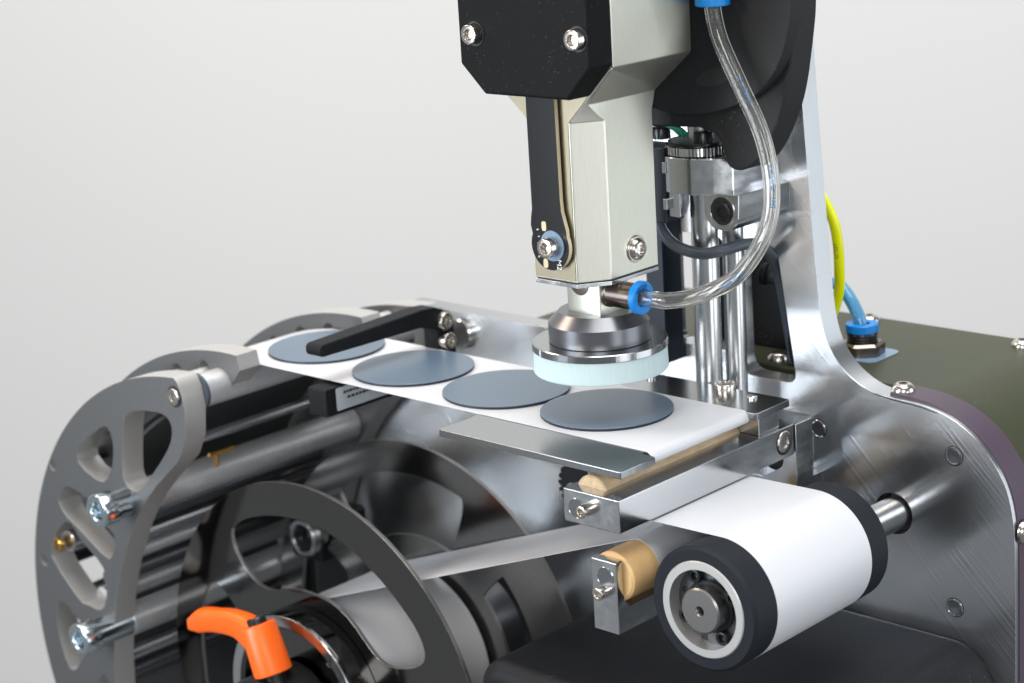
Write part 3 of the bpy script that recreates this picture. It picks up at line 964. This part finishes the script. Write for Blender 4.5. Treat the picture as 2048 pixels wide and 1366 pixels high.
slots = [
    [(-216.4, -22.7), (-210.9, -18.7), (-201.1, -16.4), (-187.0, -15.4), (-182.4, -18.6), (-182.6, -24.8), (-188.2, -33.5), (-206.6, -51.4), (-211.3, -54.8), (-216.2, -55.0), (-220.3, -51.9), (-221.0, -47.1)],
    [(-253.9, -43.3), (-243.4, -35.1), (-230.9, -28.2), (-227.2, -29.2), (-225.4, -35.0), (-227.1, -44.6), (-231.5, -51.7), (-237.5, -56.3), (-253.5, -50.8)],
    [(-273.4, -69.6), (-266.0, -62.0), (-256.6, -63.8), (-249.2, -65.5), (-248.0, -71.5), (-241.3, -75.5), (-233.8, -77.5), (-231.8, -81.9), (-235.0, -89.0), (-239.7, -92.4), (-258.8, -82.0), (-270.2, -76.7)],
    [(-283.2, -95.0), (-276.5, -84.6), (-266.8, -79.0), (-262.0, -83.8), (-259.2, -87.0), (-244.6, -95.3), (-242.1, -102.2), (-245.0, -114.3), (-250.4, -119.3), (-259.3, -118.2), (-264.6, -118.8), (-284.2, -101.9)],
    [(-284.9, -124.1), (-281.0, -120.9), (-271.9, -125.4), (-263.7, -130.9), (-259.2, -139.1), (-269.0, -146.5), (-276.1, -155.2), (-281.8, -154.9), (-286.9, -138.2)],
    [(-262, -158), (-254, -150), (-250, -152), (-252, -178), (-258, -196), (-262, -196), (-266, -176)]]
slots = [chaikin(s, 1) for s in slots]
lips = [circ(x, z, 2.6, 16) for x, z in [(-273.8, -54.6), (-290.5, -104.0)]]


def guide_arc(R):
    k = math.radians
    o = circ(IC[0], IC[1], R, 40, k(87.5), k(166))
    i_ = circ(IC[0], IC[1], R-22, 30, k(100), k(166))
    return o+list(reversed(i_))+[(-181, -14), (-172, -8), (-164.2, 0.5)]


def side_plate(name, label, cat, y0, R, screws):
    t = thing(name, label, cat, group='curved side plates')
    hs = list(slots)+list(lips) if R < 129.5 else []
    if R > 133:
        hs += [circ(IC[0]+126*math.cos(math.radians(a)), IC[1]+126*math.sin(math.radians(a)), 3.9, 20) for a in (97.5, 106.5, 116)]
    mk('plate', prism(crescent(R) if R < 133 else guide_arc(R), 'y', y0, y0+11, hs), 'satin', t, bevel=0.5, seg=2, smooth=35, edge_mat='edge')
    if screws:
        mk('axle_screw', screw((-178, y0-0.3, -6.6), (0, -1, 0), 3.6, 0.9, 1.7, depth=1.6), 'stainless', t)
        mk('screw_ring', ring((-178, y0+0.05, -6.6), (0, -1, 0), 4.6, 3.7, 0.2, ch=0.02), 'hole', t)
    return t


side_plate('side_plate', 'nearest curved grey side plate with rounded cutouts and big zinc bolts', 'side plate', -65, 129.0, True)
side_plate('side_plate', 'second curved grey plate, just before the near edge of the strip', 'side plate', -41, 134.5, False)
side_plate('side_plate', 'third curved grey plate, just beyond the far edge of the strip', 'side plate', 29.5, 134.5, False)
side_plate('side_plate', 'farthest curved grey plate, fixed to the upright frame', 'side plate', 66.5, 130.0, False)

# rollers and rods between the plates
ir = mk('infeed_roller', cyl((-178, -53.5, -7.6), (-178, 66, -7.6), 7.2, ch=0.3, n=48), 'rollalu')
tag(ir, 'pale steel roller carrying the rear end of the strip', 'roller')
fr = mk('roller_collar', cyl((-178, -54, -7.6), (-178, -52.5, -7.6), 7.9, n=40), 'greycable')
tag(fr, 'dark seal ring between the near side plate and the rear roller', 'seal ring')
for i, (x, z, lab) in enumerate([(-220, -60.5, 'upper thick spacer rod with a zinc socket bolt on the side plate'),
                                 (-246, -126.5, 'lower thick spacer rod with a zinc socket bolt on the side plate')]):
    t = thing('spacer_rod', lab, 'spacer rod', group='thick spacer rods')
    mk('rod', cyl((x, -54.5, z), (x, 66, z), 7.2, n=48), 'rollalu', t)
    mk('shank', cyl((x, -54, z), (x, -73, z), 6.6, ch=0.3, n=40), 'zinc', t)
    mk('bolt_head', screw((x, -73.2, z), (0, -1, 0), 7.4, 8.0, 3.9, depth=5.0, n=48), 'zinc', t)
ORD = ['first', 'second', 'third', 'fourth', 'fifth', 'sixth', 'seventh', 'eighth', 'ninth', 'tenth']
for i, (a, r, rr, m_) in enumerate([(97.5, 124.2, 3.0, 'rollalu'), (106.5, 124.2, 3.0, 'rollalu'), (116, 124.2, 3.0, 'rodsteel'), (125, 124, 3.0, 'rodsteel'), (134, 123, 3.0, 'rodsteel'),
                                    (143, 122, 3.1, 'blackscrew'), (152, 121, 3.1, 'rodsteel'), (161, 120, 3.1, 'rodsteel'), (170, 120, 3.1, 'blackscrew'), (179, 120, 3.1, 'rodsteel'),
                                    (-247.8, -80.5, 4.2, 'anthracite'), (-251.2, -90.5, 3.6, 'rodsteel'), (-254.6, -99.5, 3.4, 'rollalu'), (-258.1, -109, 3.8, 'anthracite'), (-263.5, -119, 4.6, 'rollalu'),
                                    (-262, -150, 4.2, 'rodsteel'), (-266, -161, 4.2, 'anthracite'), (-196, -34.5, 2.2, 'rodsteel')]):
    x, z = (IC[0]+r*math.cos(math.radians(a)), IC[1]+r*math.sin(math.radians(a))) if a > 0 else (a, r)
    y0 = -53.8
    o = mk('thin_rod', cyl((x, y0, z), (x, 66, z), rr, n=28), m_)
    look = 'pale steel' if m_ in ('rodsteel', 'rollalu') else ('dark grey' if m_ == 'anthracite' else 'black')
    lab = (look+' thin cross rod along the outer curve, '+ORD[i]+' from the top') if a > 0 else (look+' cross rod deeper inside the side plates, '+ORD[i-10]+' of the inner ones')
    tag(o, lab, 'rod', group='thin cross rods between the side plates')
gd = prism(circ(IC[0], IC[1], 111, 36, math.radians(112), math.radians(232))+list(reversed(circ(IC[0], IC[1], 109.4, 36, math.radians(112), math.radians(232)))), 'y', -39, 64)
tag(mk('drum_guard', gd, 'satin', smooth=30), 'dark curved guard sheet inside the rods of the left drum', 'guard')
bs = thing('brass_screw', 'small brass slotted plug in the cutout of the near side plate', 'screw')
mk('head', lathe((-274.5, -66, -92), (0, -1, 0), [(3.4, 0), (3.4, 1.4), (2.8, 2.0), (0.02, 2.0)], 28, caps=False), 'gold', bs)
mk('slot', box(-0.5, 0.5, -0.1, 0.05, -2.4, 2.4), 'hole', bs, loc=(-274.5, -68, -92))
mk('bushing', cyl((-271, -64, -90.5), (-271, -40, -90.5), 5, ch=0.3), 'rodsteel', bs)
bn = thing('brass_nozzle', 'tiny brass nozzle between the rods behind the near side plate', 'nozzle')
mk('nozzle', cyl((-192.5, -40, -42), (-192.5, -26, -42), 1.1, ch=0.3, n=20), 'gold', bn)
mk('tip', cyl((-192.5, -36, -43), (-192.5, -36, -48), 1.0, ch=0.2, n=16), 'gold', bn)
dk = thing('drum_post', 'grey bracket posts standing behind the spool flange', 'bracket')
for x in (-243, -229):
    mk('post', box(x, x+5, 40, 62, -230, -86), 'satin', dk, bevel=0.6)
mk('clamp_block', box(-229, -207, 30, 60, -118, -98), 'blackscrew', dk, bevel=1.5)
mk('clamp_ring', ring((-212, 28, -104), (0, -1, 0), 9, 6.4, 5, ch=0.6), 'rodsteel', dk)

# ------------------------------------------------------------------ take-up spool
sp = thing('take_up_spool', 'dark mirror finished spool with slotted flanges winding up white paper', 'spool')
SLOT = [(-50.3, 67.4), (-45.6, 71.8), (-36.6, 76.2), (-21.2, 80.6), (-3.3, 82.3), (4.8, 82.0), (16.3, 80.1), (28.3, 75.9), (37.8, 70.2), (43.7, 67.0), (50.2, 62.2), (56.6, 56.9), (64.4, 48.9), (67.7, 41.9), (67.5, 37.1), (64.0, 33.4), (56.7, 30.3), (47.4, 28.3), (40.4, 29.3), (33.8, 34.3), (24.5, 43.3), (14.7, 48.5), (2.0, 49.9), (-8.8, 49.8), (-18.1, 47.6), (-24.1, 44.9), (-34.3, 45.5), (-38.9, 48.6), (-44.0, 53.0), (-49.1, 59.5)]


def turned(deg):
    c_, s_ = math.cos(math.radians(deg)), math.sin(math.radians(deg))
    return chaikin([(SPX+x*c_-z*s_, SPZ+x*s_+z*c_) for x, z in SLOT], 1)


def rotslot(deg, a0, a1, r0, r1, n=14):
    p = [(SPX+r1*math.cos(math.radians(a)), SPZ+r1*math.sin(math.radians(a))) for a in [a0+(a1-a0)*i/n for i in range(n+1)]]
    q = [(SPX+r0*math.cos(math.radians(a)), SPZ+r0*math.sin(math.radians(a))) for a in [a1+(a0-a1)*i/n for i in range(n+1)]]
    return chaikin(p+q, 2)


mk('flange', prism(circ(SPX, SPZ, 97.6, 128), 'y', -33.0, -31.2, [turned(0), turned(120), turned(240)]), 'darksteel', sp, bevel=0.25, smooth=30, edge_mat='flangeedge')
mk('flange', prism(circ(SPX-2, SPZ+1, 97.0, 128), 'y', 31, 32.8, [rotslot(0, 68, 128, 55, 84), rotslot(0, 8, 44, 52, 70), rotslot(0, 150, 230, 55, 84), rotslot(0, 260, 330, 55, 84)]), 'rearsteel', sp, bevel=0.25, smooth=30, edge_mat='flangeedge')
mk('paper_roll', ring((SPX, -28.8, SPZ), (0, 1, 0), ROLLR, 30, 57.2, n=128, ch=0.2), 'roll', sp, smooth=35)
mk('core', cyl((SPX, -30, SPZ), (SPX, 64, SPZ), 29.9, n=64), 'anthracite', sp)
mk('hub', lathe((SPX-1, -33.3, SPZ+2), (0, -1, 0), [(41.2, 0), (41.2, 10.0), (40.6, 12), (35.4, 12.0), (34.6, 11.2), (34.0, 7.0), (10, 7.0)], 128), 'darksteel', sp, smooth=25)
mk('hub_rim', ring((SPX-1, -45.35, SPZ+2), (0, -1, 0), 41.0, 36.0, 0.7, n=128, ch=0.3), 'milled', sp, smooth=30)
mk('hub_hole', ring((SPX-1+29*math.cos(math.radians(52)), -40.4, SPZ+2+29*math.sin(math.radians(52))), (0, -1, 0), 1.7, 1.0, 0.4, ch=0.1), 'steel', sp)

# clamp hub and lever
lv = thing('clamp_lever', 'bright orange clamping lever on the spool hub', 'lever')
mk('clamp_hub', cyl((SPX-1, -42, SPZ+1.5), (SPX-1, -66, SPZ+1.5), 20.5, ch=0.7, n=72), 'blackscrew', lv)
B0, B1 = Vector((-139.6, -58, -122.2)), Vector((-147.4, -58, -101.4))
ax = (B1-B0).normalized()
mk('stud', cyl(B0-ax*14, B0+ax*1, 4.3, n=32), 'blackscrew', lv)
mk('sleeve', lathe(B0, ax, [(7.6, 0), (8.2, 0.5), (7.6, 20.5), (7.2, 21.4), (4.6, 21.6), (4.4, 20.8)], 56), 'orange', lv, smooth=35)
mk('lock_screw', lathe(B0+ax*20.6, ax, [(4.2, 0), (4.2, 3.2), (3.6, 3.9), (2.2, 3.9), (2.0, 2.2), (0.02, 2.0)], 32, caps=False), 'blackscrew', lv)
P = [B1-ax*7.5+Vector((-3.5, 0, 0)), B1+Vector((-12, -0.6, -3.6)), B1+Vector((-24, -1.6, -4.4)), B1+Vector((-34, -2.6, -6.4)), B1+Vector((-41.5, -3.2, -9.6))]
W = [(6.0, 5.0, 8.2), (5.2, 3.9, 5.8), (4.8, 3.7, 5.2), (4.7, 4.0, 5.5), (2.4, 2.2, 2.8)]
path_l = catmull(P, 6)
vv, ff = [], []
n = 20
for i, p in enumerate(path_l):
    t = i/(len(path_l)-1)*(len(W)-1)
    k = min(int(t), len(W)-2)
    fr_ = t-k
    wy = W[k][1]*(1-fr_)+W[k+1][1]*fr_
    wz = W[k][2]*(1-fr_)+W[k+1][2]*fr_
    for j in range(n):
        a = 2*PI*j/n
        c_, s_ = math.cos(a), math.sin(a)
        e = 0.55
        vv.append((p.x, p.y+wy*math.copysign(abs(c_)**e, c_), p.z+wz*math.copysign(abs(s_)**e, s_)))
for i in range(len(path_l)-1):
    for j in range(n):
        q = (j+1) % n
        ff.append((i*n+j, i*n+q, (i+1)*n+q, (i+1)*n+j))
ff.append(tuple(range(n)))
ff.append(tuple((len(path_l)-1)*n+j for j in range(n)))
mk('handle', G().add(vv, ff), 'orange', lv, bevel=0.6, seg=2, smooth=50)

# timing pulley beyond the cross bar
tp = thing('timing_pulley', 'small black toothed pulley behind the end of the cross bar', 'pulley')
prof = []
NT = 22
for i in range(NT):
    a = 2*PI*i/NT
    for da, r in ((-0.07, 11.2), (0.05, 11.2), (0.08, 9.4), (0.2, 9.4)):
        prof.append((-47+r*math.cos(a+da), -49.5+r*math.sin(a+da)))
mk('gear', prism(prof, 'y', 34, 44), 'black', tp, smooth=20)
mk('shaft', cyl((-47, 30, -49.5), (-47, 78, -49.5), 3, n=28), 'rodsteel', tp)
